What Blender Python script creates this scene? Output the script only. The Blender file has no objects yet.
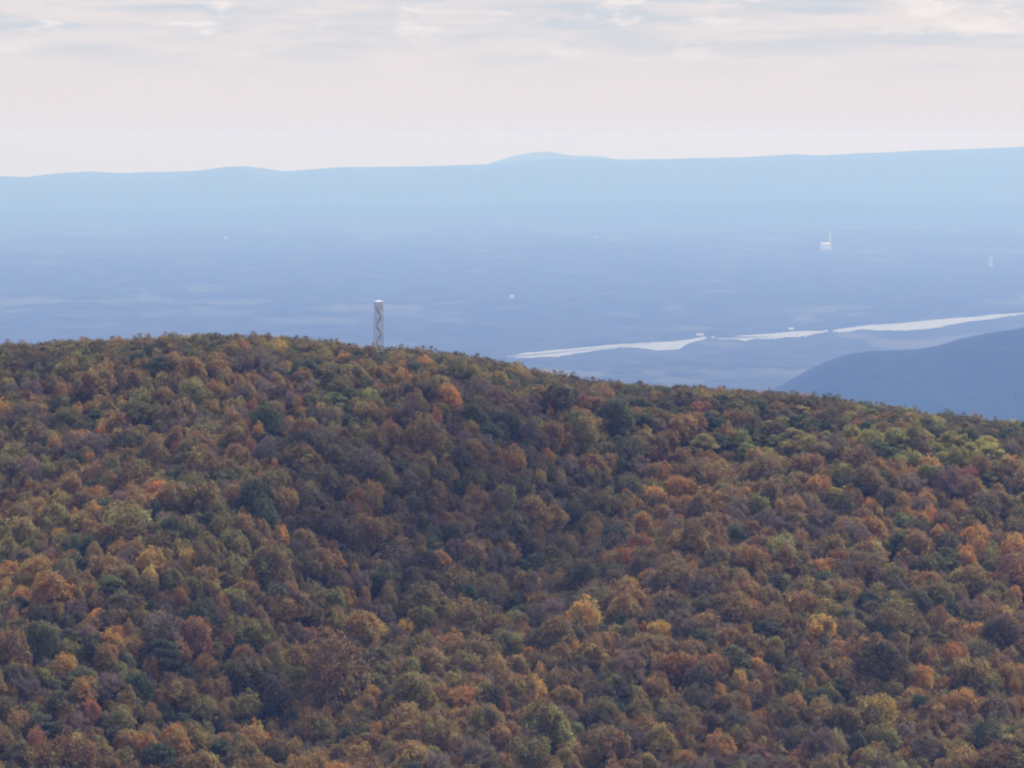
import bpy, math, random
import numpy as np
from mathutils import Vector, Matrix

scene = bpy.context.scene
col = scene.collection
rng = np.random.default_rng(11)
random.seed(11)
R = math.radians

# ------------------------------------------------------------------ camera, sky, sun, exposure
FPX = 3889.0                      # focal length in pixels of a 1024 wide picture
HORIZON_Y = 135.0
PITCH = math.atan((384.0 - HORIZON_Y) / FPX)
cam_data = bpy.data.cameras.new('camera')
cam_data.sensor_width = 36.0
cam_data.lens = 36.0 * FPX / 1024.0
cam_data.clip_start = 1.0
cam_data.clip_end = 200000.0
cam = bpy.data.objects.new('camera', cam_data)
cam.location = (0, 0, 0)
cam.rotation_euler = (math.pi / 2 - PITCH, 0, 0)
col.objects.link(cam)
scene.camera = cam

SUN_EL, SUN_AZ = R(48), R(48)     # azimuth clockwise from +Y (the view), so ahead and to the right
world = bpy.data.worlds.new('World')
scene.world = world
world.use_nodes = True
wt = world.node_tree
wt.nodes.clear()
w_out = wt.nodes.new('ShaderNodeOutputWorld')
w_bg = wt.nodes.new('ShaderNodeBackground')
w_bg.inputs['Strength'].default_value = 0.1
sky = wt.nodes.new('ShaderNodeTexSky')
sky.sky_type = 'NISHITA'
sky.sun_disc = False
sky.sun_elevation = SUN_EL
sky.sun_rotation = SUN_AZ
sky.altitude = 900
sky.dust_density = 1.5


def wnode(kind, **kw):
    n = wt.nodes.new(kind)
    for k, v in kw.items():
        setattr(n, k, v)
    return n


def wmath(op, a, b=None):
    n = wnode('ShaderNodeMath', operation=op)
    for i, v in enumerate((a, b)):
        if v is None:
            continue
        if isinstance(v, (int, float)):
            n.inputs[i].default_value = v
        else:
            wt.links.new(v, n.inputs[i])
    return n.outputs[0]


tc = wnode('ShaderNodeTexCoord')
sep = wnode('ShaderNodeSeparateXYZ')
wt.links.new(tc.outputs['Generated'], sep.inputs[0])


def cloud_noise(sx, sz, scale, detail, off=0.0, rough=0.55):
    cmb = wnode('ShaderNodeCombineXYZ')
    wt.links.new(wmath('MULTIPLY', sep.outputs['X'], sx), cmb.inputs[0])
    wt.links.new(wmath('MULTIPLY', sep.outputs['Y'], sx), cmb.inputs[1])
    wt.links.new(wmath('ADD', wmath('MULTIPLY', sep.outputs['Z'], sz), off), cmb.inputs[2])
    n = wnode('ShaderNodeTexNoise')
    n.inputs['Scale'].default_value = scale
    n.inputs['Detail'].default_value = detail
    n.inputs['Roughness'].default_value = rough
    wt.links.new(cmb.outputs[0], n.inputs['Vector'])
    return n.outputs['Fac']


def wramp(fac, a, b):
    n = wnode('ShaderNodeMapRange', interpolation_type='SMOOTHSTEP')
    wt.links.new(fac, n.inputs[0])
    n.inputs[1].default_value = a
    n.inputs[2].default_value = b
    return n.outputs[0]


def wmix(fac, a, b):
    n = wnode('ShaderNodeMix', data_type='RGBA')
    if isinstance(fac, (int, float)):
        n.inputs[0].default_value = fac
    else:
        wt.links.new(fac, n.inputs[0])
    for i, v in ((6, a), (7, b)):
        if isinstance(v, tuple):
            n.inputs[i].default_value = (*v, 1)
        else:
            wt.links.new(v, n.inputs[i])
    return n.outputs[2]


SKY_PALE = (7.55, 7.03, 7.1)      # radiance before the 0.1 strength
SKY_GREY = (5.7, 6.1, 6.75)
SKY_HIGH = (7.9, 8.2, 8.9)
SKY_LIT = (8.5, 7.85, 7.7)
bands = cloud_noise(24, 190, 1.0, 6, 3.1)
puffs = cloud_noise(56, 190, 1.0, 6, 7.7, 0.6)
# altitude masks: streaked cloud decks begin a little above the haze of the horizon
up = wramp(sep.outputs['Z'], 0.010, 0.031)
grey_fac = wmath('MULTIPLY', wramp(bands, 0.36, 0.64), up)
deck = wmix(grey_fac, SKY_PALE, SKY_GREY)
lit_fac = wmath('MULTIPLY', wramp(puffs, 0.52, 0.68), wmath('MULTIPLY', up, 0.9))
deck = wmix(lit_fac, deck, SKY_LIT)
# broken cloud higher up: the blue of the clear sky shows more overhead
cover = wramp(sep.outputs['Z'], 0.06, 0.40)
cover = wmath('SUBTRACT', 0.96, wmath('MULTIPLY', cover, 0.30))
# the deck overhead is thinner and lit through by the sun
high = wmix(wramp(sep.outputs['Z'], 0.05, 0.5), deck, SKY_HIGH)
wt.links.new(wmix(cover, sky.outputs[0], high), w_bg.inputs['Color'])
wt.links.new(w_bg.outputs[0], w_out.inputs[0])

sun_data = bpy.data.lights.new('sun', 'SUN')
sun_data.energy = 3.9
sun_data.angle = R(2.5)
sun_data.color = (1.0, 0.95, 0.90)
sun = bpy.data.objects.new('sun', sun_data)
sd = Vector((math.sin(SUN_AZ) * math.cos(SUN_EL), math.cos(SUN_AZ) * math.cos(SUN_EL), math.sin(SUN_EL)))
sun.rotation_euler = sd.to_track_quat('Z', 'Y').to_euler()
sun.location = (0, 0, 40)
col.objects.link(sun)

vs = scene.view_settings
vs.view_transform = 'Standard'
vs.look = 'None'
vs.exposure = 0.12
vs.gamma = 1.0
vs.use_curve_mapping = False
cy = scene.cycles
cy.max_bounces = 8
cy.diffuse_bounces = 3
cy.transmission_bounces = 8
cy.transparent_max_bounces = 8
cy.glossy_bounces = 2
cy.volume_bounces = 2
cy.use_denoising = True
cy.filter_width = 2.1

HAZE_DENSITY = 8.0e-5
HAZE_COLOUR = (0.228, 0.40, 0.96)

# ------------------------------------------------------------------ helpers
VALLEY_Z = -800.0
SP, CP = math.sin(PITCH), math.cos(PITCH)


def ray(px, py):
    u = (px - 512.0) / FPX
    v = (384.0 - py) / FPX
    return np.array((u, CP + v * SP, -SP + v * CP))


def on_plane(px, py, z=VALLEY_Z):
    d = ray(px, py)
    return d * (z / d[2])


def at_dist(px, py, dist):
    d = ray(px, py)
    return d * (dist / d[1])


def pix(x, y, z):
    yc = y * CP - z * SP
    zc = y * SP + z * CP
    return 512 + FPX * x / yc, 384 - FPX * zc / yc


def tag(o, label=None, cat=None, group=None, kind=None):
    for k, v in (('label', label), ('category', cat), ('group', group), ('kind', kind)):
        if v:
            o[k] = v
    return o


def link(o, parent=None):
    col.objects.link(o)
    if parent is not None:
        o.parent = parent
    return o


def empty(name, loc):
    o = bpy.data.objects.new(name, None)
    o.location = loc
    o.empty_display_size = 0.5
    return link(o)


def mesh_np(name, verts, faces, mats=(), smooth=False):
    """verts (n,3), faces (m,k) numpy arrays -> mesh data"""
    me = bpy.data.meshes.new(name)
    verts = np.asarray(verts, dtype=np.float32)
    faces = np.asarray(faces, dtype=np.int32)
    m, k = faces.shape
    me.vertices.add(len(verts))
    me.vertices.foreach_set('co', verts.ravel())
    me.loops.add(m * k)
    me.loops.foreach_set('vertex_index', faces.ravel())
    me.polygons.add(m)
    me.polygons.foreach_set('loop_start', np.arange(0, m * k, k, dtype=np.int32))
    me.polygons.foreach_set('loop_total', np.full(m, k, dtype=np.int32))
    me.polygons.foreach_set('use_smooth', np.full(m, smooth))
    for mt in mats:
        me.materials.append(mt)
    me.update(calc_edges=True)
    return me


class MB:
    """collects boxes, bars and tubes into one mesh"""
    def __init__(self):
        self.v, self.f = [], []

    def box(self, lo, hi):
        n = len(self.v)
        x0, y0, z0 = lo
        x1, y1, z1 = hi
        self.v += [(x0, y0, z0), (x1, y0, z0), (x1, y1, z0), (x0, y1, z0), (x0, y0, z1), (x1, y0, z1), (x1, y1, z1), (x0, y1, z1)]
        for q in ((0, 3, 2, 1), (4, 5, 6, 7), (0, 1, 5, 4), (1, 2, 6, 5), (2, 3, 7, 6), (3, 0, 4, 7)):
            self.f.append(tuple(n + i for i in q))

    def tube(self, a, b, r0, r1=None, seg=6):
        a, b = Vector(a), Vector(b)
        r1 = r0 if r1 is None else r1
        d = (b - a).normalized()
        s = d.orthogonal().normalized()
        t = d.cross(s)
        n = len(self.v)
        for c, r in ((a, r0), (b, r1)):
            for i in range(seg):
                w = 2 * math.pi * i / seg + math.pi / seg
                self.v.append(tuple(c + s * (r * math.cos(w)) + t * (r * math.sin(w))))
        for i in range(seg):
            j = (i + 1) % seg
            self.f.append((n + i, n + j, n + seg + j, n + seg + i))
        self.f.append(tuple(n + seg - 1 - i for i in range(seg)))
        self.f.append(tuple(n + seg + i for i in range(seg)))

    def face(self, pts):
        n = len(self.v)
        self.v += [tuple(p) for p in pts]
        self.f.append(tuple(range(n, n + len(pts))))

    def mesh(self, name, mat):
        me = bpy.data.meshes.new(name)
        me.from_pydata(self.v, [], self.f)
        me.materials.append(mat)
        me.update()
        return me

    def build(self, name, mat, parent=None):
        return link(bpy.data.objects.new(name, self.mesh(name, mat)), parent)


def vnoise(x, y, seed=0):
    """smooth value noise in 0..1"""
    xi = np.floor(x).astype(np.int64)
    yi = np.floor(y).astype(np.int64)
    fx, fy = x - xi, y - yi
    fx = fx * fx * (3 - 2 * fx)
    fy = fy * fy * (3 - 2 * fy)

    def h(a, b):
        n = (a * 374761393 + b * 668265263 + seed * 1442695041) & 0xFFFFFFFF
        n = ((n ^ (n >> 13)) * 1274126177) & 0xFFFFFFFF
        n = n ^ (n >> 16)
        return (n & 0xFFFFFF) / float(0xFFFFFF)
    a = h(xi, yi) * (1 - fx) + h(xi + 1, yi) * fx
    b = h(xi, yi + 1) * (1 - fx) + h(xi + 1, yi + 1) * fx
    return a * (1 - fy) + b * fy


def fbm(x, y, oct=4, seed=0):
    s, a, t = 0.0, 1.0, 0.0
    for i in range(oct):
        s = s + a * vnoise(x * 2 ** i + 17.3 * i, y * 2 ** i - 9.1 * i, seed + i)
        t += a
        a *= 0.5
    return s / t


def smooth01(x):
    x = np.clip(x, 0, 1)
    return x * x * (3 - 2 * x)


# ------------------------------------------------------------------ materials
def new_mat(name):
    m = bpy.data.materials.new(name)
    m.use_nodes = True
    nt = m.node_tree
    return m, nt, nt.nodes['Principled BSDF'], nt.nodes['Material Output']


def plain(name, colour, rough=0.7, metal=0.0, vary=0.0, scale=1.0):
    m, nt, p, out = new_mat(name)
    p.inputs['Roughness'].default_value = rough
    p.inputs['Metallic'].default_value = metal
    tcn = nt.nodes.new('ShaderNodeTexCoord')
    no = nt.nodes.new('ShaderNodeTexNoise')
    no.inputs['Scale'].default_value = scale
    no.inputs['Detail'].default_value = 4
    nt.links.new(tcn.outputs['Object'], no.inputs['Vector'])
    rp = nt.nodes.new('ShaderNodeValToRGB')
    rp.color_ramp.elements[0].color = (*[c * (1 - vary) for c in colour], 1)
    rp.color_ramp.elements[1].color = (*[min(1, c * (1 + vary)) for c in colour], 1)
    nt.links.new(no.outputs['Fac'], rp.inputs[0])
    nt.links.new(rp.outputs[0], p.inputs['Base Color'])
    return m


def leaf_material():
    m, nt, p, out = new_mat('autumn_leaves')
    tree = nt.nodes.new('ShaderNodeAttribute')
    tree.attribute_type = 'INSTANCER'
    tree.attribute_name = 'leaf_colour'
    v = nt.nodes.new('ShaderNodeAttribute')
    v.attribute_name = 'leaf_vary'
    cl = nt.nodes.new('ShaderNodeAttribute')
    cl.attribute_name = 'clump_vary'
    # leaves of one crown turn unevenly: some clumps greener, some browner
    hsv = nt.nodes.new('ShaderNodeHueSaturation')
    tree2 = nt.nodes.new('ShaderNodeAttribute')
    tree2.attribute_type = 'INSTANCER'
    tree2.attribute_name = 'turned_colour'
    turn = nt.nodes.new('ShaderNodeMapRange')
    turn.interpolation_type = 'SMOOTHSTEP'
    nt.links.new(cl.outputs['Fac'], turn.inputs[0])
    turn.inputs[1].default_value = 0.45
    turn.inputs[2].default_value = 1.0
    tm = nt.nodes.new('ShaderNodeMix')
    tm.data_type = 'RGBA'
    nt.links.new(turn.outputs[0], tm.inputs[0])
    nt.links.new(tree.outputs['Color'], tm.inputs[6])
    nt.links.new(tree2.outputs['Color'], tm.inputs[7])
    nt.links.new(tm.outputs[2], hsv.inputs['Color'])
    hm = nt.nodes.new('ShaderNodeMapRange')
    nt.links.new(cl.outputs['Fac'], hm.inputs[0])
    hm.inputs[3].default_value = 0.489
    hm.inputs[4].default_value = 0.519
    nt.links.new(hm.outputs[0], hsv.inputs['Hue'])
    vm = nt.nodes.new('ShaderNodeMapRange')
    nt.links.new(v.outputs['Fac'], vm.inputs[0])
    vm.inputs[3].default_value = 0.55
    vm.inputs[4].default_value = 1.5
    nt.links.new(vm.outputs[0], hsv.inputs['Value'])
    p.inputs['Roughness'].default_value = 0.65
    p.inputs['Specular IOR Level'].default_value = 0.25
    tr = nt.nodes.new('ShaderNodeBsdfTranslucent')
    mx = nt.nodes.new('ShaderNodeMixShader')
    mx.inputs[0].default_value = 0.5
    nt.links.new(hsv.outputs[0], p.inputs['Base Color'])
    nt.links.new(hsv.outputs[0], tr.inputs['Color'])
    nt.links.new(p.outputs[0], mx.inputs[1])
    nt.links.new(tr.outputs[0], mx.inputs[2])
    nt.links.new(mx.outputs[0], out.inputs['Surface'])
    return m


def land_material(name, wood_a, wood_b, field_a, field_b, sc=0.004):
    """wooded country with open fields and painted cloud-light bands; 'field_light_mix' on the mesh says where"""
    m, nt, p, out = new_mat(name)
    tcn = nt.nodes.new('ShaderNodeTexCoord')

    def ramp(scale, a, b, detail=5, lo=0.35, hi=0.65):
        no = nt.nodes.new('ShaderNodeTexNoise')
        no.inputs['Scale'].default_value = scale
        no.inputs['Detail'].default_value = detail
        nt.links.new(tcn.outputs['Object'], no.inputs['Vector'])
        rp = nt.nodes.new('ShaderNodeValToRGB')
        rp.color_ramp.elements[0].color = (*a, 1)
        rp.color_ramp.elements[1].color = (*b, 1)
        no.inputs['Roughness'].default_value = 0.65
        rp.color_ramp.elements[0].position = lo
        rp.color_ramp.elements[1].position = hi
        nt.links.new(no.outputs['Fac'], rp.inputs[0])
        return rp.outputs[0]
    wood = ramp(sc * 3, wood_a, wood_b, 8)
    field = ramp(sc, field_a, field_b, 3)
    at = nt.nodes.new('ShaderNodeAttribute')
    at.attribute_name = 'field_light_mix'
    mx = nt.nodes.new('ShaderNodeMix')
    mx.data_type = 'RGBA'
    nt.links.new(at.outputs['Fac'], mx.inputs[0])
    nt.links.new(wood, mx.inputs[6])
    nt.links.new(field, mx.inputs[7])
    nt.links.new(mx.outputs[2], p.inputs['Base Color'])
    p.inputs['Roughness'].default_value = 0.95
    p.inputs['Specular IOR Level'].default_value = 0.1
    return m


M_LEAF = leaf_material()
M_BARK = plain('grey_bark', (0.16, 0.135, 0.12), 0.9, 0, 0.35, 2.0)
M_LITTER = plain('leaf_litter', (0.05, 0.036, 0.026), 0.95, 0, 0.4, 0.12)
M_STEEL = plain('galvanised_steel', (0.38, 0.37, 0.40), 0.55, 0.1, 0.12, 0.8)
M_TREAD = plain('weathered_stair', (0.13, 0.12, 0.14), 0.7, 0.1, 0.15, 1.0)
M_CAB = plain('painted_cab', (0.55, 0.54, 0.56), 0.6, 0.0, 0.08, 0.7)
M_CABROOF = plain('white_roof', (0.80, 0.79, 0.80), 0.5, 0.0, 0.04, 0.7)
M_GLASS = plain('window_glass', (0.22, 0.22, 0.26), 0.15, 0.0, 0.1, 0.7)
m, nt, p, out = new_mat('clear_glass')
p.inputs['Base Color'].default_value = (0.85, 0.88, 0.9, 1)
p.inputs['Roughness'].default_value = 0.02
p.inputs['Transmission Weight'].default_value = 1.0
M_CLEAR = m
M_WHITE = plain('white_cladding', (0.90, 0.90, 0.90), 0.6, 0.0, 0.06, 0.02)
M_ROOFGREY = plain('pale_roofing', (0.78, 0.78, 0.79), 0.7, 0.0, 0.1, 0.02)
M_LAND = land_material('wooded_valley', (0.008, 0.018, 0.014), (0.066, 0.062, 0.040), (0.05, 0.060, 0.037), (0.105, 0.096, 0.064), 0.0020)
M_HILL = land_material('wooded_hill', (0.008, 0.024, 0.020), (0.022, 0.034, 0.026), (0.1, 0.09, 0.05), (0.14, 0.11, 0.07), 0.003)

m, nt, p, out = new_mat('river_water')
p.inputs['Base Color'].default_value = (0.10, 0.11, 0.11, 1)
p.inputs['Roughness'].default_value = 0.12
p.inputs['IOR'].default_value = 1.33
p.inputs['Specular IOR Level'].default_value = 0.3
wn = nt.nodes.new('ShaderNodeTexNoise')
wn.inputs['Scale'].default_value = 0.02
wn.inputs['Detail'].default_value = 6
tcn = nt.nodes.new('ShaderNodeTexCoord')
nt.links.new(tcn.outputs['Object'], wn.inputs['Vector'])
bp = nt.nodes.new('ShaderNodeBump')
bp.inputs['Strength'].default_value = 0.03
bp.inputs['Distance'].default_value = 1.0
nt.links.new(wn.outputs['Fac'], bp.inputs['Height'])
nt.links.new(bp.outputs[0], p.inputs['Normal'])
M_WATER = m

# ------------------------------------------------------------------ the wooded ridge
CREST_TOP = np.array([(-260, 352), (-120, 348), (0, 345), (60, 341), (130, 338), (180, 335), (235, 334), (290, 338), (345, 344), (380, 348), (430, 351), (480, 357),
                      (520, 365), (570, 376), (620, 382), (660, 386), (700, 387), (760, 391), (820, 396), (860, 402), (920, 410), (980, 418),
                      (1024, 421), (1150, 430), (1300, 440)], dtype=float)
CANOPY = 7.3                       # height of the trees along the crest


def crest_y(x):
    return 1212.0 + 14 * np.sin(x / 90.0) - 0.06 * x


CREST_TOP[:, 1] += np.interp(CREST_TOP[:, 0], [420, 520], [5.0, 7.5])
_cx = (CREST_TOP[:, 0] - 512) / FPX * 1212.0
_cz = -np.tan(PITCH + np.arctan((CREST_TOP[:, 1] - 384) / FPX)) * 1212.0 - CANOPY


def hill_z(x, y):
    x = np.asarray(x, float)
    y = np.asarray(y, float)
    yc = crest_y(x)
    zc = np.interp(x, _cx, _cz)
    zc = np.where(np.abs(x) > 330, zc - (np.abs(x) - 330) * 0.22, zc)
    t = yc - y
    a = np.sqrt(np.maximum(t, 0) ** 2 + 22.0 ** 2) - 22.0
    front = 0.335 * a - 0.00006 * np.minimum(a, 500) ** 2
    back = np.where(t < 0, 0.0016 * t * t / (1 + np.abs(t) / 260.0), 0)
    z = zc - front - back
    # spurs and gullies running down the face
    w = smooth01(t / 60.0) * smooth01((520 - t) / 200.0)
    z = z + w * (3.2 * np.sin((x + 0.55 * t) / 23.0 + 1.0) + 5.0 * np.exp(-((x - (72 - 0.59 * (t - 50)) - 26) / 30.0) ** 2) - 4.5 * np.exp(-((x - (72 - 0.59 * (t - 50)) + 24) / 34.0) ** 2)
                 + 4.0 * np.sin((x + 0.5 * t + 90) / 41.0))
    z = z + w * 5.0 * (fbm(x / 45.0, y / 45.0, 3, 5) - 0.5)
    # foot of the hill, then the knoll under the camera
    foot = -330 + 0 * x
    z = np.maximum(z, foot) if np.isscalar(z) else np.where(y < 700, np.maximum(z, foot), z)
    knoll = -2.2 - 0.62 * np.maximum(np.hypot(x * 0.6, y) - 3, 0)
    return np.where(y < 700, np.maximum(z, knoll), z)


nx, ny = 260, 420
gx = np.sinh(np.linspace(-3.2, 3.2, nx)) / math.sinh(3.2) * 1700
gx = np.where(np.abs(gx) < 1, gx, gx)
gy = np.concatenate([np.linspace(-700, 720, 90), np.linspace(724, 1330, 250), np.linspace(1340, 4200, 80)])
X, Y = np.meshgrid(gx, gy)
Z = hill_z(X, Y)
Z = np.maximum(Z, VALLEY_Z - 0.5)
idx = np.arange(len(gy) * nx).reshape(len(gy), nx)
F = np.stack([idx[:-1, :-1], idx[:-1, 1:], idx[1:, 1:], idx[1:, :-1]], -1).reshape(-1, 4)
hill = link(bpy.data.objects.new('hillside', mesh_np('hillside', np.stack([X, Y, Z], -1).reshape(-1, 3), F, [M_LITTER], True)))
tag(hill, 'leaf covered ground of the wooded ridge under the trees', 'hill', kind='structure')

# ------------------------------------------------------------------ the valley, the river and the far hills
RIVER_PX = [
    # far bank left to right, then near bank right to left
    [(494, 359.5), (503, 357.3), (524, 353), (568, 349), (594, 346.6), (620, 344.5), (645, 343.2), (672, 342), (693, 339), (706, 336.6),
     (706, 341), (688, 346.2), (679, 352.4), (657, 353.4), (638, 350.6), (620, 350), (594, 353.8), (560, 359.2), (530, 360.5), (503, 361.2), (494, 361)],
    [(711, 338.4), (743, 335.2), (757, 334.4), (776, 333), (793, 331.4), (814, 331.2), (828, 329.8), (828, 334), (808, 338), (776, 341.5),
     (757, 341), (746, 344), (740, 342.2), (718, 341.2)],
    [(833, 330.2), (850, 327.6), (869, 325.2), (903, 323.2), (939, 319.6), (981, 316), (1018, 313), (1100, 306), (1100, 310), (1018, 317.6), (981, 322.4),
     (950, 327), (937, 330.4), (924, 331.4), (898, 333.2), (861, 332.6), (845, 335.6), (833, 334)],
]


def bank_line(poly):
    """natural banks: the outline broken into small coves and points"""
    out_ = []
    n = len(poly)
    for i in range(n):
        (x0, y0), (x1, y1) = poly[i], poly[(i + 1) % n]
        near = x1 < x0
        m = max(1, int(abs(x1 - x0) / 1.3))
        for j in range(m):
            f = j / m
            x, y = x0 + (x1 - x0) * f, y0 + (y1 - y0) * f
            w = float(vnoise(np.array(x / 37.0), np.array(7.3 * near), 95) - 0.5) * 1.2 + float(vnoise(np.array(x / 6.0), np.array(3.3 * near), 91) - 0.5) * 1.1 \
                + random.uniform(-0.4, 0.4)
            out_.append((x, y + w * (1.0 if near else 0.6) - (2.5 if near and (494 < x < 1030) else 0)))
    return out_


RIVER = [np.array([on_plane(px, py)[:2] for px, py in bank_line(poly)]) for poly in RIVER_PX]


def inside(poly, x, y):
    c = np.zeros(x.shape, bool)
    n = len(poly)
    for i in range(n):
        x0, y0 = poly[i]
        x1, y1 = poly[(i + 1) % n]
        cond = ((y0 > y) != (y1 > y))
        with np.errstate(divide='ignore', invalid='ignore'):
            xi = (x1 - x0) * (y - y0) / (y1 - y0) + x0
        c ^= cond & (x < xi)
    return c


for k, poly in enumerate(RIVER):
    n = len(poly)
    me = bpy.data.meshes.new('river')
    me.from_pydata([(x, y, VALLEY_Z + 1.0) for x, y in poly], [], [tuple(range(n))[::-1]])
    me.materials.append(M_WATER)
    me.update()
    if me.polygons[0].normal.z < 0:
        me.flip_normals()
    tag(link(bpy.data.objects.new('river', me)), ('pale left reach of the river, nearest the wooded ridge', 'short narrow middle reach of the river below white waterfront buildings', 'long right reach of the river running out of the picture')[k], 'river', 'reaches of the river', 'structure')

ucols = np.concatenate([-np.geomspace(1.6, 0.172, 26), np.linspace(-0.17, 0.17, 820), np.geomspace(0.172, 1.6, 26)])
rows = np.concatenate([np.geomspace(1900, 7700, 40), np.geomspace(7750, 12400, 110), np.geomspace(12450, 18400, 440), np.geomspace(18500, 42500, 320), np.linspace(43000, 61000, 30)])
U, D = np.meshgrid(ucols, rows)
X = np.clip(U * D, -30500, 30500) + np.where(np.abs(U * D) > 30500, (np.abs(U * D) - 30500) * 0.004 * np.sign(U), 0)
Y = D.copy()
px_, py_ = pix(X, Y, np.full_like(X, VALLEY_Z))
# open land: strips of fields, thicker in a few tracts; broad bands paint cloud shadow into the land colour
open_n = fbm(X / 260.0, Y / 620.0, 5, 27) + 0.16 * (fbm(X / 3800.0, Y / 3000.0, 3, 83) - 0.5)  # last term paints broad cloud light and shade over the land
tract = 0.04 * np.exp(-((py_ - 303) / 9.0) ** 2) * (px_ < 420) + 0.05 * np.exp(-((py_ - 303) / 8.0) ** 2) * (px_ > 560) \
    + 0.07 * np.exp(-((py_ - 349) / 12.0) ** 2) * (px_ > 720) + 0.09 * np.exp(-((py_ - 383) / 10.0) ** 2) * np.exp(-((px_ - 740) / 60.0) ** 2) \
    + 0.05 * np.exp(-((py_ - 225) / 14.0) ** 2) + 0.14 * np.exp(-((py_ - 239) / 4.0) ** 2 - ((px_ - 350) / 34.0) ** 2)  # first term paints a pale band of light across the valley
field_light_mix = smooth01((open_n + tract - 0.61) / 0.06)
water = np.zeros(X.shape, bool)
for poly in RIVER:
    water |= inside(poly, X, Y)
flat = smooth01((np.abs(py_ - 335) - 16) / 20.0) * (Y > 9000) + (Y <= 9000) * 0.0
roll = 85.0 * (fbm(X / 2600.0, Y / 3400.0, 3, 3) - 0.45) * flat * smooth01((Y - 17000) / 9000.0)
canopy = (1 - field_light_mix) * (2 + 12 * fbm(X / 60.0, Y / 95.0, 3, 9) + 6 * (fbm(X / 330.0, Y / 420.0, 2, 14) - 0.5)) * (0.25 + 0.75 * smooth01((np.abs(py_ - 335) - 18) / 14.0))
Z = VALLEY_Z + roll + np.where(Y < 7700, 0, canopy)
Z = np.where(water, VALLEY_Z - 6, Z)
Z = np.maximum(Z, np.where(water, VALLEY_Z - 6, VALLEY_Z + 2))
idx = np.arange(X.size).reshape(X.shape)
F = np.stack([idx[:-1, :-1], idx[:-1, 1:], idx[1:, 1:], idx[1:, :-1]], -1).reshape(-1, 4)
me = mesh_np('valley_floor', np.stack([X, Y, Z], -1).reshape(-1, 3), F, [M_LAND], True)
a = me.attributes.new('field_light_mix', 'FLOAT', 'POINT')
a.data.foreach_set('value', field_light_mix.astype(np.float32).ravel())
tag(link(bpy.data.objects.new('valley_floor', me)), 'broad wooded valley fading blue with distance', 'valley', kind='structure')


def range_of_hills(name, label, profile, y0, yc, y1, du, seed, mat, rough, nrow=90, bumps=0.0, cols=700):
    """hills whose skyline runs through the given picture points at distance yc"""
    prof = np.array(profile, float)
    us = np.linspace(du[0], du[1], cols)
    ys = np.concatenate([np.linspace(y0, yc, nrow), np.linspace(yc, y1, 24)[1:]])
    U, Yg = np.meshgrid(us, ys)
    Xg = U * yc
    pxs = 512 + us * FPX
    top = np.interp(pxs, prof[:, 0], prof[:, 1])
    top = top + (fbm(us * 60.0, us * 0 + seed, 4, seed) - 0.5) * min(2.2, 130000.0 / yc)
    zt = -np.tan(PITCH + np.arctan((top - 384) / FPX)) * yc
    hgt = np.maximum(zt - VALLEY_Z, 0)[None, :] + 0 * Yg
    t = np.where(Yg <= yc, (Yg - y0) / (yc - y0), (y1 - Yg) / (y1 - yc))
    spur = fbm(Xg / rough, Yg / (rough * 1.6), 4, seed)
    s = smooth01(np.clip(t, 0, 1)) ** 0.9
    side = 1 - np.abs(2 * t - 1)
    Zg = VALLEY_Z - 12 + hgt * s * (1 + 0.55 * (spur - 0.5) * (1 - s)) + 12 * s
    if bumps:
        Zg = Zg + bumps * (0.6 * fbm(Xg / 16.0, Yg / 22.0, 3, seed + 4) + 0.6 * fbm(Xg / 60.0, Yg / 80.0, 2, seed + 5) - 0.6)
    idx = np.arange(Xg.size).reshape(Xg.shape)
    F = np.stack([idx[:-1, :-1], idx[:-1, 1:], idx[1:, 1:], idx[1:, :-1]], -1).reshape(-1, 4)
    me = mesh_np(name, np.stack([Xg, Yg, Zg], -1).reshape(-1, 3), F, [mat], True)
    return tag(link(bpy.data.objects.new(name, me)), label, 'hills', kind='structure')


range_of_hills('far_hills', 'long pale blue range of hills along the horizon',
               [(-400, 182), (-100, 178), (0, 175.5), (25, 177), (60, 172.5), (90, 171), (120, 173.5), (200, 170), (225, 167), (245, 166.5), (285, 172), (340, 168), (420, 166),
                (490, 164), (520, 161), (560, 159), (625, 159.5), (700, 158), (740, 157), (790, 154), (820, 155), (860, 153), (930, 150), (1024, 147), (1200, 143), (1500, 142)],
               40500, 48500, 54000, (-0.24, 0.24), 41, M_HILL, 2300.0, 110)
range_of_hills('low_hills', 'low wooded rise in front of the far blue range',
               [(-400, 212), (-100, 211), (0, 210), (110, 208.5), (180, 207), (260, 207.5), (340, 205), (430, 206.5), (500, 205), (560, 202), (640, 200), (720, 201.5), (800, 199.5), (900, 202), (960, 200), (1024, 203), (1200, 204), (1500, 206)],
               33500, 39600, 43000, (-0.24, 0.24), 45, M_HILL, 1300.0, 70, 0)
range_of_hills('far_mountain', 'flat topped mountain rising just above the far range',
               [(430, 175), (480, 167), (500, 160), (515, 155.5), (535, 152), (548, 151.2), (562, 153.5), (575, 155.5), (590, 155), (605, 157), (640, 164), (700, 174)],
               54500, 57500, 60500, (-0.03, 0.055), 43, M_HILL, 2300.0, 60, 0, 240)
range_of_hills('foothill', 'dark blue wooded foothill on the right below the river',
               [(740, 432), (765, 410), (785, 395), (800, 385), (815, 375), (833, 365), (848, 359), (861, 355), (880, 352.5), (913, 350.5), (930, 349.5), (941, 347.5),
                (953, 344.5), (966, 340.5), (980, 337), (992, 334.5), (1024, 330), (1060, 324), (1120, 320), (1200, 330), (1300, 400)],
               8500, 10200, 12000, (0.055, 0.21), 47, M_HILL, 420.0, 160, 11, 700)

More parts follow.
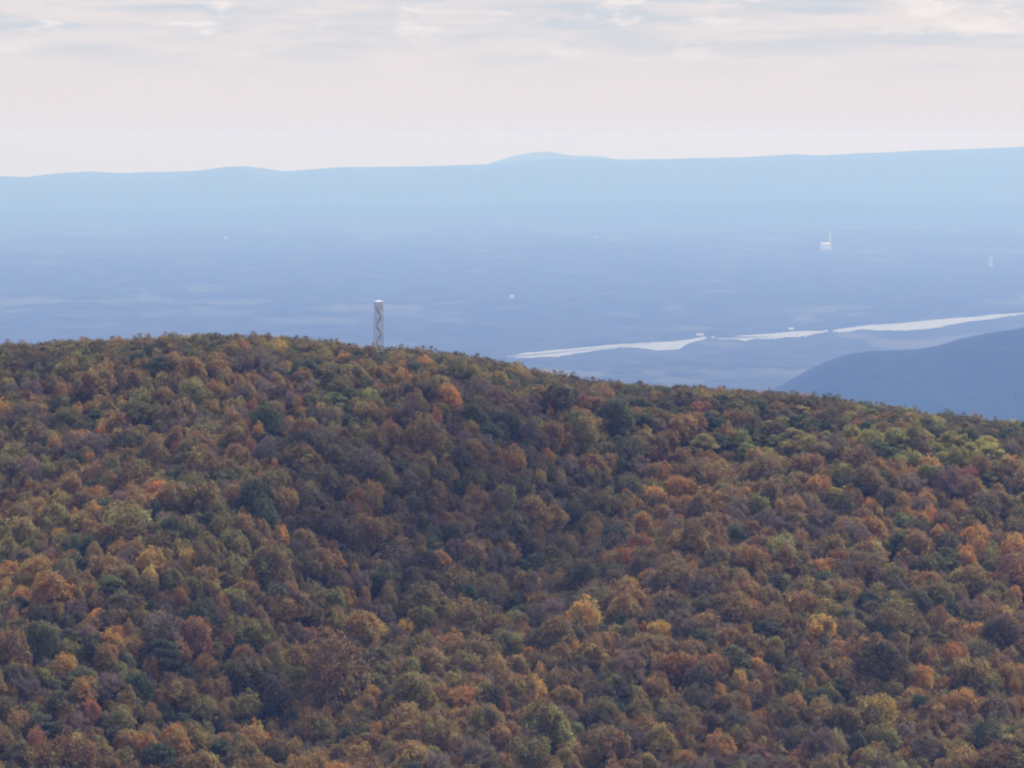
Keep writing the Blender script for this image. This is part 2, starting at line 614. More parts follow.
# ------------------------------------------------------------------ tree prototypes (leaf by leaf)
def leaf_quads(c, nrm, size, aspect=0.7):
    n = len(c)
    nrm = nrm / np.linalg.norm(nrm, axis=1, keepdims=True)
    ref = rng.normal(size=(n, 3))
    s = np.cross(nrm, ref)
    s /= np.linalg.norm(s, axis=1, keepdims=True)
    t = np.cross(nrm, s)
    h = size[:, None] * 0.5
    v = np.stack([c - s * h - t * h * aspect * 0.6, c + s * h * 0.7 - t * h * aspect, c + s * h + t * h * aspect * 0.6, c - s * h * 0.7 + t * h * aspect], 1)
    return v.reshape(-1, 3)


def crown_mesh(lobes, n_leaf, size, thin=0.0, flat=0.0, shell=0.0, env=None):
    """lobes: list of (centre, radii); leaves fill an outer shell of each lobe"""
    L = len(lobes)
    area = np.array([r[0] * r[1] + r[0] * r[2] + r[1] * r[2] for _, r in lobes])
    which = rng.choice(L, n_leaf, p=area / area.sum())
    cen = np.array([c for c, _ in lobes])[which]
    rad = np.array([r for _, r in lobes])[which]
    d = rng.normal(size=(n_leaf, 3))
    d[:, 2] += 0.25
    d /= np.linalg.norm(d, axis=1, keepdims=True)
    rr = 1 - np.abs(rng.normal(0, 0.16 + thin, n_leaf))
    rr = np.clip(rr, 0.15, 1) * (1 + 0.12 * rng.normal(size=n_leaf) * (rng.random(n_leaf) < 0.35))
    # twigs bunch the leaves: small holes and tufts on the lobe surface
    f = 2.3
    hole = np.sin(d[:, 0] * 5 * f + which * 1.7) * np.sin(d[:, 1] * 5 * f + which * 2.9) * np.sin(d[:, 2] * 5 * f + which * 0.6)
    rr = rr + 0.10 * hole
    pnt = cen + d * rad * rr[:, None]
    if env is not None:
        # most leaves follow the one lumpy outline of the whole crown
        ph, R0, zc, vert = env
        on = rng.random(n_leaf) < shell
        e = rng.normal(size=(n_leaf, 3))
        e[:, 2] = np.where(rng.random(n_leaf) < 0.75, np.abs(e[:, 2]), e[:, 2])
        e /= np.linalg.norm(e, axis=1, keepdims=True)
        w, el = np.arctan2(e[:, 1], e[:, 0]), np.arcsin(e[:, 2])
        k = 1 + 0.15 * np.sin(2 * w + ph[0]) * np.cos(el) + 0.13 * np.sin(3 * w + 2.2 * el + ph[1]) + 0.09 * np.sin(5 * w - 3 * el + ph[2]) + 0.09 * np.sin(4 * el + ph[3]) * np.cos(el)
        k = k + 0.07 * np.sin(9 * w + 7 * el + ph[4]) * np.cos(el) + 0.06 * np.sin(13 * w - 9 * el + ph[5]) * np.cos(el)
        k = k * R0 * (0.97 - np.abs(rng.normal(0, 0.13, n_leaf)) + 0.10 * (rng.random(n_leaf) < 0.12))
        q = e * k[:, None]
        q[:, 2] = zc + q[:, 2] * vert
        q[:, 2] = np.maximum(q[:, 2], 1.2 + rng.random(n_leaf))
        pnt = np.where(on[:, None], q, pnt)
        d = np.where(on[:, None], e, d)
        j = np.argmin(((pnt[:, None, :] - np.array([c for c, _ in lobes])[None]) ** 2).sum(-1), axis=1)
        which = np.where(on, j, which)
    nrm = d * 0.9 + rng.normal(size=(n_leaf, 3)) * 0.75 + np.array((0, 0, 0.35 + flat))
    sz = size * rng.uniform(0.6, 1.35, n_leaf)
    v = leaf_quads(pnt, nrm, sz)
    fcs = np.arange(n_leaf * 4, dtype=np.int32).reshape(-1, 4)
    me = mesh_np('crown', v, fcs, [M_LEAF])
    a = me.attributes.new('leaf_vary', 'FLOAT', 'FACE')
    a.data.foreach_set('value', rng.random(n_leaf).astype(np.float32))
    cc = np.array([c for c, _ in lobes])
    lob = np.clip(0.5 + 0.55 * np.sin(cc[:, 0] * 0.9 + rng.uniform(0, 6)) * np.sin(cc[:, 1] * 0.9 + rng.uniform(0, 6)) + 0.25 * rng.normal(size=L), 0, 1)
    cv = np.clip(lob[which] + 0.15 * hole + rng.normal(0, 0.12, n_leaf), 0, 1)
    a = me.attributes.new('clump_vary', 'FLOAT', 'FACE')
    a.data.foreach_set('value', cv.astype(np.float32))
    return me


def trunk_mesh(lobes, top, r=0.2, spread=True):
    b = MB()
    pts = [Vector((0, 0, -1.0))]
    for i in range(1, 5):
        pts.append(Vector((random.uniform(-.18, .18), random.uniform(-.18, .18), -1.0 + (top + 1.0) * i / 4)))
    for i in range(4):
        b.tube(pts[i], pts[i + 1], r * (1.15 - 0.24 * i), r * (1.15 - 0.24 * (i + 1)), 6)
    if spread:
        for c, rad in lobes:
            z = min(max(c[2] - 1.9 - random.uniform(0, 0.8), 1.8), top - 0.4)
            s = pts[1].lerp(pts[4], max(0, min(1, (z - pts[1].z) / (pts[4].z - pts[1].z))))
            b.tube(s, Vector(c) + Vector((0, 0, rad[2] * 0.35)), r * 0.38, r * 0.08, 5)
    return b.mesh('trunk', M_BARK)


ENV = []


def round_lobes(n, R0, zc, vert, lr=(0.14, 0.26), inner=0.25):
    """an uneven crown: many small leaf clumps set at all depths inside a lumpy, lopsided envelope"""
    out_ = []
    ph = [random.uniform(0, 6.28) for _ in range(6)]
    ENV[:] = [ph, R0, zc, vert]
    lean = (random.uniform(-.12, .12), random.uniform(-.12, .12))
    for i in range(n):
        w = i * 2.399963 + random.uniform(-.3, .3)
        sz = 1.0 - 1.72 * ((i + random.random()) / n)
        el = math.asin(max(-1, min(1, sz)))
        k = 1 + 0.17 * math.sin(2 * w + ph[0]) + 0.13 * math.sin(3 * w + 2.2 * el + ph[1]) + 0.10 * math.sin(5 * w - 3 * el + ph[2]) + 0.10 * math.sin(4 * el + ph[3]) * math.cos(el)
        k *= R0 * (random.uniform(0.35, 0.7) if random.random() < inner else random.uniform(0.72, 1.0))
        rr = k * math.cos(el)
        l_ = R0 * random.uniform(*lr)
        out_.append(((rr * math.cos(w) + lean[0] * k, rr * math.sin(w) + lean[1] * k, max(1.6, zc + k * vert * math.sin(el))),
                     (l_ * random.uniform(.85, 1.3), l_ * random.uniform(.85, 1.3), l_ * random.uniform(0.65, 1.0))))
    return out_


def flat_lobes(i):
    """broad crown of flat tiers, as old pines on a summit carry"""
    out_ = []
    for k in range(15):
        f = (k + 0.5) / 15
        rr = 3.9 * math.sqrt(f) * random.uniform(0.8, 1.05)
        w = k * 2.399963 + i
        l_ = random.uniform(1.2, 1.9)
        out_.append(((rr * math.cos(w), rr * math.sin(w), 9.2 - 4.2 * f ** 1.3 + random.uniform(-.7, .7)), (l_, l_ * random.uniform(.8, 1.1), l_ * 0.42)))
    for k in range(6):
        w = k * 1.047 + i
        out_.append(((2.6 * math.cos(w), 2.6 * math.sin(w), random.uniform(3.2, 4.6)), (1.7, 1.7, 0.8)))
    return out_


PROTO = []    # dicts: form, crown, trunk
for i in range(9):
    lb = round_lobes(random.randint(62, 80), 4.2, 5.9, random.uniform(0.95, 1.2), (0.15, 0.29), 0.15)
    PROTO.append(dict(form='round', crown=crown_mesh(lb, 7200, 0.37, 0.2, 0, 0.62, list(ENV)), trunk=trunk_mesh(lb[::5], 8.0)))
for i in range(6):
    lb = round_lobes(random.randint(44, 60), 4.4, 6.1, random.uniform(1.0, 1.25), (0.12, 0.22), 0.4)
    PROTO.append(dict(form='airy', crown=crown_mesh(lb, 5000, 0.35, 0.32, 0, 0.35, list(ENV)), trunk=trunk_mesh(lb[::4], 8.6, 0.22)))


def bare_crown():
    """leafless: fine upright twigs carrying a few last leaves"""
    lb = round_lobes(46, 4.4, 6.2, 1.1, (0.14, 0.24), 0.4)
    me = crown_mesh(lb, 1900, 0.32, 0.2)
    n0 = len(me.vertices)
    v = np.empty(n0 * 3, np.float32)
    me.vertices.foreach_get('co', v)
    v = v.reshape(-1, 3)
    n = 2600
    which = rng.integers(0, len(lb), n)
    cen = np.array([c for c, _ in lb])[which]
    rad = np.array([r for _, r in lb])[which]
    d = rng.normal(size=(n, 3))
    d[:, 2] = np.abs(d[:, 2]) + 0.3
    d /= np.linalg.norm(d, axis=1, keepdims=True)
    a_ = cen + d * rad * rng.uniform(0.2, 0.75, (n, 1))
    g = d + rng.normal(size=(n, 3)) * 0.35 + np.array((0, 0, 0.5))
    g /= np.linalg.norm(g, axis=1, keepdims=True)
    b_ = a_ + g * rng.uniform(0.5, 1.3, (n, 1))
    s = np.cross(g, rng.normal(size=(n, 3)))
    s /= np.linalg.norm(s, axis=1, keepdims=True)
    w = rng.uniform(0.025, 0.05, (n, 1))
    tv = np.stack([a_ - s * w, a_ + s * w, b_ + s * w * 0.5, b_ - s * w * 0.5], 1).reshape(-1, 3)
    allv = np.concatenate([v, tv])
    nf = len(allv) // 4
    m2 = mesh_np('crown', allv, np.arange(nf * 4, dtype=np.int32).reshape(-1, 4), [M_LEAF])
    for nm in ('leaf_vary', 'clump_vary'):
        at = m2.attributes.new(nm, 'FLOAT', 'FACE')
        at.data.foreach_set('value', np.clip(rng.normal(0.5, 0.22, nf), 0, 1).astype(np.float32))
    return m2, lb


for i in range(3):
    me, lb = bare_crown()
    PROTO.append(dict(form='bare', crown=me, trunk=trunk_mesh(lb[::3], 9.0, 0.22)))


def pine_lobes(i):
    out_ = []
    n = 15
    for k in range(n):
        f = k / (n - 1)
        z = 3.0 + 7.4 * f
        rr = (3.6 * (1 - f) ** 0.75 + 0.3) * random.uniform(0.6, 1.0)
        w = k * 2.399963 + i
        lr = 1.9 * (1 - 0.55 * f) * random.uniform(0.8, 1.2)
        out_.append(((rr * math.cos(w), rr * math.sin(w), z), (lr, lr, lr * 0.34)))
    return out_


for i in range(2):
    lb = pine_lobes(i)
    PROTO.append(dict(form='pine', crown=crown_mesh(lb, 3600, 0.36, 0.08, 0.4), trunk=trunk_mesh(lb, 10.2, 0.2)))
for i in range(4):
    lb = flat_lobes(i)
    PROTO.append(dict(form='flat', crown=crown_mesh(lb, 4600, 0.38, 0.06, 0.5), trunk=trunk_mesh(lb, 8.4, 0.2)))
FORMS = {}
for k, pr in enumerate(PROTO):
    FORMS.setdefault(pr['form'], []).append(k)

# ------------------------------------------------------------------ where the trees stand
COL = {   # base colour of the leaves, forms
    'O': ((0.280, 0.160, 0.062), ('round', 'airy')),
    'Y': ((0.280, 0.195, 0.072), ('round', 'airy')),
    'R': ((0.240, 0.122, 0.082), ('round', 'airy')),
    'B': ((0.190, 0.124, 0.060), ('round', 'airy', 'round')),
    'L': ((0.168, 0.134, 0.058), ('round', 'airy', 'round')),
    'G': ((0.078, 0.084, 0.044), ('round', 'round', 'flat')),
    'N': ((0.080, 0.088, 0.040), ('flat', 'flat', 'pine')),
    'M': ((0.225, 0.205, 0.076), ('flat', 'flat', 'round')),
    'P': ((0.150, 0.113, 0.090), ('bare', 'bare', 'airy')),
    'D': ((0.104, 0.082, 0.050), ('round', 'airy')),
}
WORD = {'O': 'bright orange', 'Y': 'golden yellow', 'R': 'salmon red', 'B': 'russet brown', 'L': 'olive green', 'G': 'dark green',
        'N': 'dark green', 'M': 'yellow green', 'P': 'greyish mauve', 'D': 'dull dark brown'}
TURN = {'O': 'YOB', 'Y': 'YOL', 'R': 'ROB', 'B': 'OLBY', 'L': 'BYLM', 'G': 'GLD', 'N': 'MGN', 'M': 'MLY', 'P': 'BPD', 'D': 'BLD'}
LEAF_GAIN = 1.6
SEEN = """17,667,28,O 66,664,26,O 82,677,34,N 112,645,28,O 150,668,18,R 197,645,26,R 160,650,40,G 26,690,36,P 15,650,36,B 118,672,24,L
180,690,34,B 212,690,26,B 205,708,28,L 40,722,28,G 18,722,26,B 75,722,30,P 92,712,18,R 122,718,30,L 150,715,20,B 192,738,34,B 148,735,28,B
70,747,26,O 36,741,18,R 20,750,30,L 98,745,24,L 235,742,26,L 45,757,36,B 125,755,26,L 195,765,24,B 245,755,40,L 160,755,40,G
335,668,62,B 375,660,40,D 430,662,36,B 400,668,30,L 372,695,22,O 272,690,40,D 310,700,26,D 415,690,46,L 465,697,34,O 490,700,20,L 505,709,12,R
405,718,38,B 378,733,12,O 360,755,28,O 390,752,26,L 320,757,30,B 305,765,20,Y 310,730,24,B 430,758,28,L 475,752,40,P 485,722,38,L 495,645,20,O
360,728,30,P 350,740,30,G 437,640,16,R 520,665,24,O 540,672,14,O 530,690,28,Y 565,697,34,O 600,695,36,D 545,725,50,L 575,730,24,L 530,755,46,L
600,735,30,P 627,738,40,D 565,742,28,B 680,665,40,O 700,700,36,P 630,665,40,P 740,680,16,Y 755,665,20,Y 765,680,24,R 735,700,22,L 745,705,16,O
720,745,36,O 700,735,24,B 660,740,36,L 755,755,32,R 640,712,30,L 670,720,34,D 715,693,24,O 645,763,24,O 590,760,20,B 700,680,36,D 735,655,40,G
805,650,16,R 838,652,28,B 860,650,22,Y 880,660,48,D 775,680,22,B 930,680,26,L 970,672,40,L 990,655,22,B 1015,690,18,O 1012,710,20,R 817,710,18,O
878,712,40,Y 845,720,36,L 835,685,28,G 815,698,36,G 940,705,24,B 980,707,22,O 990,695,26,P 995,735,34,L 1015,748,40,L 820,745,46,P 870,738,14,L
870,760,30,L 925,745,36,P 955,752,30,L 960,745,12,R 905,758,14,O 905,735,30,P 890,692,30,L 920,705,20,G 785,705,24,L 960,690,24,G 800,762,30,R 780,735,24,P
55,555,20,O 150,562,28,Y 187,560,18,Y 180,550,24,L 98,615,20,O 12,620,12,R 180,597,18,O 223,606,14,O 160,630,40,P 195,632,36,R 75,610,26,P 125,580,30,L
150,578,18,Y 62,536,20,O 42,518,14,O 75,516,10,O 80,565,22,B 95,552,16,B 200,617,36,G 115,635,20,O 245,590,26,B 70,635,26,G 367,530,34,B 280,535,16,O
305,540,24,B 333,549,9,R 472,553,30,B 440,560,24,O 400,547,24,B 375,567,20,B 355,572,9,Y 446,612,26,Y 425,600,40,L 375,630,28,Y 307,635,20,R 265,633,20,B
365,595,14,O 475,620,26,L 405,627,22,Y 275,595,30,G 452,528,24,B 320,560,30,B 640,545,30,O 630,537,14,Y 620,562,36,O 692,571,16,O 650,577,24,O
628,588,26,Y 576,605,20,O 584,617,36,Y 650,613,12,R 658,632,28,Y 718,560,28,D 720,525,20,O 760,580,16,B 735,535,24,G 580,530,20,G 560,570,30,L
755,610,16,O 720,605,28,D 615,632,24,L 575,632,24,P 782,550,32,M 965,560,26,O 975,572,24,Y 1015,545,30,O 1012,570,36,R 855,595,20,O 820,627,36,Y 835,612,18,O
905,576,9,R 905,520,28,N 930,517,14,O 945,525,30,B 900,540,28,N 870,550,30,B 1015,595,16,O 915,620,24,L 950,613,28,G 975,632,24,O 1000,620,36,B 990,550,20,L
970,610,30,P 790,600,26,D 120,436,22,Y 103,432,14,O 82,437,18,O 55,448,16,O 90,462,12,O 142,472,10,R 176,450,10,R 250,449,14,R 227,419,9,Y 252,408,12,R
7,412,10,Y 77,414,12,Y 122,410,14,Y 62,405,24,G 105,414,14,G 145,430,20,G 160,492,28,O 135,497,22,B 112,485,26,B 205,497,34,B 60,500,24,Y 35,412,24,L
200,420,22,P 150,443,22,G 190,438,12,O 220,455,20,L 165,398,26,B 448,396,26,O 436,417,10,R 470,430,20,Y 335,400,28,N 370,397,22,M 298,407,12,O
310,425,22,M 265,418,28,N 275,430,16,N 300,455,36,B 390,428,18,R 498,456,10,O 320,412,9,Y 355,425,16,N 258,435,14,O 275,468,10,O 370,430,20,L 398,410,20,B
260,480,10,O 430,505,24,B 652,496,26,Y 680,488,30,O 704,442,32,M 615,415,40,G 640,410,38,N 608,400,14,R 550,415,10,R 582,403,9,R 582,432,34,L 550,435,30,B
616,426,16,B 590,495,24,L 700,407,26,R 750,448,20,N 735,482,18,O 600,440,16,L 690,505,24,O 720,500,28,O 625,505,28,Y 540,480,16,Y 745,495,24,O
858,428,16,R 852,437,18,Y 910,420,24,M 940,422,32,M 1010,464,22,O 872,431,24,N 895,438,36,M 950,440,30,M 985,432,36,M 835,455,28,D 880,450,34,N 865,462,24,N
875,477,28,N 850,487,26,N 835,495,26,M 990,480,24,N 985,495,18,G 930,475,26,M 790,450,28,L 795,437,34,M 825,435,24,M 920,450,24,D 780,507,10,Y 845,475,20,B
930,465,24,O 970,475,20,R 1015,428,26,M 925,500,24,O 870,505,20,O 235,343,26,D 243,349,9,R 354,346,16,R 295,348,22,M 322,349,18,G 430,353,18,D 410,352,16,L
310,360,20,M 278,352,18,Y 105,345,22,L 130,345,22,D 165,344,24,L 188,343,18,Y 205,345,24,D 60,350,22,L 30,352,22,L 140,362,26,G 160,365,28,G 190,362,26,G 215,352,24,G
460,357,24,N 490,364,26,G 530,372,24,B 500,360,24,D 560,378,22,N 590,384,22,G 545,376,18,D 620,388,20,D 610,384,10,N 650,389,24,B 740,394,26,D 720,396,34,N
800,400,24,B 840,403,24,D 880,409,26,N 900,408,24,N 950,415,24,N 986,420,22,D 280,356,16,O 365,372,20,O 400,362,20,B 425,366,24,O 345,362,22,O 380,355,14,L"""

DS = np.linspace(0.0, 1.0, 1500)


def stand_on_hill(px, py, lift):
    """point of the hill where a crown centre 'lift' metres above the ground shows at this pixel"""
    d = ray(px, py)
    t = 780 + 480 * DS
    P = d[None, :] * (t / d[1])[:, None]
    gap = P[:, 2] - lift - hill_z(P[:, 0], P[:, 1])
    hit = np.where(gap < 0)[0]
    if len(hit) == 0:
        k = int(np.argmin(gap))
        if gap[k] > 5:
            return None
    else:
        k = hit[0]
    x, y = P[k, 0], P[k, 1]
    return x, y


trees = []     # dicts
for tok in SEEN.split():
    px, py, w, c = tok.split(',')
    px, py, w = float(px), float(py), float(w)
    dist = np.interp(py, [340, 768], [1210, 930])
    dia = w / (FPX / dist)
    s = dia / 8.6
    sz = max(s, 0.62 * s ** 0.3) * random.uniform(0.92, 1.08)
    if dia < 5:
        sz = max(sz, 0.8)
    q = stand_on_hill(px, py, 7.1 * sz)
    if q is None:
        continue
    if q[1] > crest_y(q[0]) - 30:
        s, sz = max(s, 0.74 if w > 16 else 0.55), random.uniform(0.74, 0.86)      # low broad trees of the summit
    trees.append(dict(x=q[0], y=q[1], s=s, sz=sz, c=c, seen=True))

CELL = 10.0
grid = {}


def add_grid(k):
    t = trees[k]
    grid.setdefault((int(t['x'] // CELL), int(t['y'] // CELL)), []).append(k)


for k in range(len(trees)):
    add_grid(k)


def clear(x, y, dia):
    gx_, gy_ = int(x // CELL), int(y // CELL)
    for i in (-1, 0, 1):
        for j in (-1, 0, 1):
            for k in grid.get((gx_ + i, gy_ + j), ()):
                t = trees[k]
                lim = (0.36 if t['seen'] and t['c'] in 'OYR' else 0.31) * (0.85 if t['y'] > crest_y(t['x']) - 30 else 1.0) * (dia + t['s'] * 8.6)
                if (t['x'] - x) ** 2 + (t['y'] - y) ** 2 < lim * lim:
                    return False
    return True


def palette(px, py, near_crest):
    n = float(vnoise(np.array(px / 70.0), np.array(py / 45.0), 77))
    if near_crest:
        if px > 780:
            return dict(N=.12, G=.28, M=.1, D=.36, B=.1, L=.04)
        return dict(D=.38, G=.28, L=.14, B=.14, M=.06)
    if px > 730 and py < 462:
        return dict(M=.60, N=.12, B=.11, L=.11, P=.03, O=.03)
    if px > 640 and py < 580:
        return dict(B=.48, O=.10, L=.16, D=.09, P=.12, N=.05)
    if 290 < px < 640 and 440 < py < 600:
        return dict(D=.32, P=.22, B=.26, L=.1, G=.08, O=.02)  # darker tree mix puts the cloud shade of the middle slope into leaf colour
    if px < 520 and py < 520:
        return dict(P=.30, B=.28, L=.18, D=.13, O=.06, G=.05) if n < 0.6 else dict(B=.3, L=.28, D=.2, G=.1, P=.1, O=.02)
    if px < 300:
        return dict(L=.22, B=.32, G=.13, O=.07, P=.12, D=.14)
    return dict(B=.36, L=.2, D=.17, P=.12, G=.09, O=.06)


tries = 60000
tx = rng.uniform(-195, 200, tries)
ty = rng.uniform(835, 1262, tries)
th = hill_z(tx, ty)
cyv = crest_y(tx)
for i in range(tries):
    x, y = tx[i], ty[i]
    px, py = pix(x, y, th[i] + 7)
    if py > 812 or y > cyv[i] + 42:
        continue
    crest = abs(y - cyv[i]) < 26 or y > cyv[i]
    dia = rng.uniform(6.2, 8.8) if crest else rng.uniform(4.4, 8.4) if rng.random() < 0.84 else rng.uniform(8.0, 11.0)
    if not clear(x, y, dia):
        continue
    pal = palette(px, py, crest)
    # kinds drift in patches over the slope
    n1 = float(np.clip((vnoise(np.array(x / 26.0), np.array(y / 34.0), 61) - 0.5) * 1.6 + 0.5, 0, 1))
    n2 = float(np.clip((vnoise(np.array(x / 33.0), np.array(y / 40.0), 67) - 0.5) * 1.6 + 0.5, 0, 1))
    ks = list(pal)
    for q in (() if crest or (px > 730 and py < 462) else ks):
        pal[q] *= (0.25 + 1.5 * n1) if q in 'BOYR' else (1.75 - 1.5 * n1) if q in 'LMGN' else 1.0
        pal[q] *= (0.3 + 1.4 * n2) if q in 'DPG' else 1.0
    pr = np.array([pal[q] for q in ks])
    c = ks[rng.choice(len(ks), p=pr / pr.sum())]
    s = dia / 8.6
    sz = s ** 0.75 * rng.uniform(0.85, 1.12)
    if crest:
        sz = 0.80 * rng.uniform(0.92, 1.08)
    trees.append(dict(x=x, y=y, s=s, sz=sz, c=c, seen=False))
    add_grid(len(trees) - 1)

for t in trees:
    t['z'] = float(hill_z(t['x'], t['y'])) - 0.3
    base, forms = COL[t['c']]
    f = random.choice(forms)
    if f == 'pine' and not t['seen']:
        f = 'flat'
    if t['c'] in 'OYR' and t['seen']:
        f = 'round' if random.random() < 0.7 else 'airy'
    t['form'] = f
    t['proto'] = random.choice(FORMS[f])
    v = (1.22 if t['seen'] and t['c'] in 'OY' else 1.0) * LEAF_GAIN * np.array(base) * rng.uniform(0.68, 1.28) * rng.uniform(0.93, 1.07, 3)
    g_ = v.mean()
    v = np.maximum(g_ + (v - g_) * 1.18, 0.01)
    t['col'] = [float(q) for q in v]
    b2 = np.array(COL[random.choice(TURN[t['c']])][0]) * rng.uniform(0.85, 1.15) * LEAF_GAIN
    t['col2'] = [float(q) for q in b2]
    t['rot'] = random.uniform(0, 2 * math.pi)
    ztop = t['z'] + 7.0 * t['sz']
    t['px'], t['py'] = pix(t['x'], t['y'], ztop)
    t['size'] = t['s'] * 8.6 * FPX / t['y'] * (0.75 + 0.25 * t['sz'] / t['s'])
    t['in'] = -6 < t['px'] < 1030 and t['py'] < 774

order = sorted((k for k, t in enumerate(trees) if t['in']), key=lambda k: -trees[k]['size'] - (trees[k]['py'] - 500) * 0.05)
single = set(order[:300])

# ------------------------------------------------------------------ labels that single out a tree
FORM_WORD = {'round': 'rounded', 'airy': 'ragged', 'bare': 'leafless', 'pine': 'pointed', 'flat': 'layered'}
SHORT = {'O': 'orange', 'Y': 'golden', 'R': 'salmon red', 'B': 'russet', 'L': 'olive', 'G': 'dark green', 'N': 'dark green', 'M': 'yellow green',
         'P': 'mauve grey', 'D': 'dark brown'}
shown = [k for k, t in enumerate(trees) if t['in']]
SX = np.array([trees[k]['px'] for k in shown])
SY = np.array([trees[k]['py'] for k in shown])


def size_word(t):
    return 'big' if t['size'] > 37 else 'small' if t['size'] < 29 else ''


def base_label(t):
    return ' '.join(w for w in (size_word(t), SHORT[t['c']], FORM_WORD[t['form']], 'tree') if w)


def zone(t):
    u = t['px']
    return 'at far left' if u < 110 else 'at left' if u < 300 else 'below the tower' if u < 450 else \
        'below the river' if u < 610 else 'right of centre' if u < 760 else 'at right' if u < 910 else 'at far right'


def tier(t):
    v = t['py']
    return 'along the bottom' if v > 715 else 'low down' if v > 640 else 'halfway up' if v > 540 else 'high up'


def neighbour(t, side):
    dx, dy = (SX - t['px']) * side, np.abs(SY - t['py'])
    d = np.where((dx > 6) & (dy < dx * 0.9 + 4), dx + dy * 1.3, 1e9)
    k = int(np.argmin(d))
    return SHORT[trees[shown[k]]['c']] if d[k] < 1e8 else None


def pair(t):
    a_, b_ = neighbour(t, -1), neighbour(t, 1)
    if a_ and a_ == b_:
        return f'between two {a_} trees'
    if a_ and b_:
        return f'between {a_} and {b_} trees'
    return f'beside a {a_ or b_} tree'


def level_labels(t):
    b_, z_, r_, p_ = base_label(t), zone(t), tier(t), pair(t)
    return [f'{b_} {p_}', f'{b_} {r_}, {p_}', f'{b_} {z_}, {p_}', f'{b_} {r_} {z_}, {p_}']


cand = {k: level_labels(trees[k]) for k in shown}
counts = {}
for k in cand:
    for lb in set(cand[k]):
        counts[lb] = counts.get(lb, 0) + 1
labels = {}
for k in sorted(single):
    for lb in cand[k]:
        if counts[lb] == 1 and len(lb.replace(',', ' ').split()) <= 16:
            labels[k] = lb
            break
NTH = ['leftmost', 'second', 'third', 'fourth', 'fifth', 'sixth', 'seventh', 'eighth', 'ninth', 'tenth', 'eleventh', 'twelfth', 'thirteenth', 'fourteenth', 'fifteenth', 'sixteenth']
for k in sorted(single):
    if k in labels:
        continue
    t = trees[k]
    b_, z_, r_ = base_label(t), zone(t), tier(t)
    row = sorted((q for q in shown if base_label(trees[q]) == b_ and zone(trees[q]) == z_ and tier(trees[q]) == r_), key=lambda q: trees[q]['px'])
    i = row.index(k)
    n_ = '' if len(row) == 1 else 'leftmost ' if i == 0 else (NTH[min(i, 15)] + ' ')
    labels[k] = f'{n_}{b_}' + (' from the left ' if i else ' ') + f'{r_} {z_}'

# ------------------------------------------------------------------ build the single trees
GROUP = {'round': 'broadleaf trees on the near slope', 'airy': 'broadleaf trees on the near slope', 'bare': 'leafless trees on the near slope', 'pine': 'pines on the near slope', 'flat': 'pines on the near slope'}
NAME = {'round': 'broadleaf_tree', 'airy': 'broadleaf_tree', 'bare': 'leafless_tree', 'pine': 'pine_tree', 'flat': 'pine_tree'}
first = {}
for k in sorted(single):
    t = trees[k]
    root = bpy.data.objects.new(NAME[t['form']], None)
    root.empty_display_size = 0.5
    root.location = (t['x'], t['y'], t['z'])
    root.rotation_euler = (0, 0, t['rot'])
    root.scale = (t['s'], t['s'], t['sz'])
    link(root)
    tag(root, labels[k], 'tree', GROUP[t['form']])
    pr = PROTO[t['proto']]
    if t['proto'] not in first:
        cr = bpy.data.objects.new('crown', pr['crown'])
        tk = bpy.data.objects.new('trunk', pr['trunk'])
        first[t['proto']] = (cr, tk)
    else:
        cr, tk = (o.copy() for o in first[t['proto']])
    link(cr, root)
    link(tk, root)
    cr['leaf_colour'] = t['col']
    cr['turned_colour'] = t['col2']

# ------------------------------------------------------------------ the rest of the wood as one mass
rest = [k for k in range(len(trees)) if k not in single]
for k in rest:
    if trees[k]['proto'] not in first:
        trees[k]['proto'] = random.choice([q for q in FORMS[trees[k]['form']] if q in first] or list(first))
wood_me = bpy.data.meshes.new('hillside_forest')
wood_me.from_pydata([(trees[k]['x'], trees[k]['y'], trees[k]['z']) for k in rest], [], [])
for nm, typ, key in (('proto', 'INT', 'value'), ('spin', 'FLOAT_VECTOR', 'vector'), ('size3', 'FLOAT_VECTOR', 'vector'), ('leaf_colour', 'FLOAT_COLOR', 'color'), ('turned_colour', 'FLOAT_COLOR', 'color')):
    a = wood_me.attributes.new(nm, typ, 'POINT')
    if nm == 'proto':
        vals = [trees[k]['proto'] for k in rest]
    elif nm == 'spin':
        vals = [c for k in rest for c in (0, 0, trees[k]['rot'])]
    elif nm == 'size3':
        vals = [c for k in rest for c in (trees[k]['s'], trees[k]['s'], trees[k]['sz'])]
    else:
        vals = [c for k in rest for c in (*trees[k]['col' if nm == 'leaf_colour' else 'col2'], 1.0)]
    a.data.foreach_set(key, vals)
wood = link(bpy.data.objects.new('hillside_forest', wood_me))
tag(wood, 'mass of autumn woodland covering the upper slope and crest', 'forest', kind='stuff')
ng = bpy.data.node_groups.new('forest_of_trees', 'GeometryNodeTree')
ng.interface.new_socket('Geometry', in_out='INPUT', socket_type='NodeSocketGeometry')
ng.interface.new_socket('Geometry', in_out='OUTPUT', socket_type='NodeSocketGeometry')
g_in = ng.nodes.new('NodeGroupInput')
g_out = ng.nodes.new('NodeGroupOutput')
join = ng.nodes.new('GeometryNodeJoinGeometry')


def named(nm, typ):
    n = ng.nodes.new('GeometryNodeInputNamedAttribute')
    n.data_type = typ
    n.inputs['Name'].default_value = nm
    return n.outputs['Attribute']


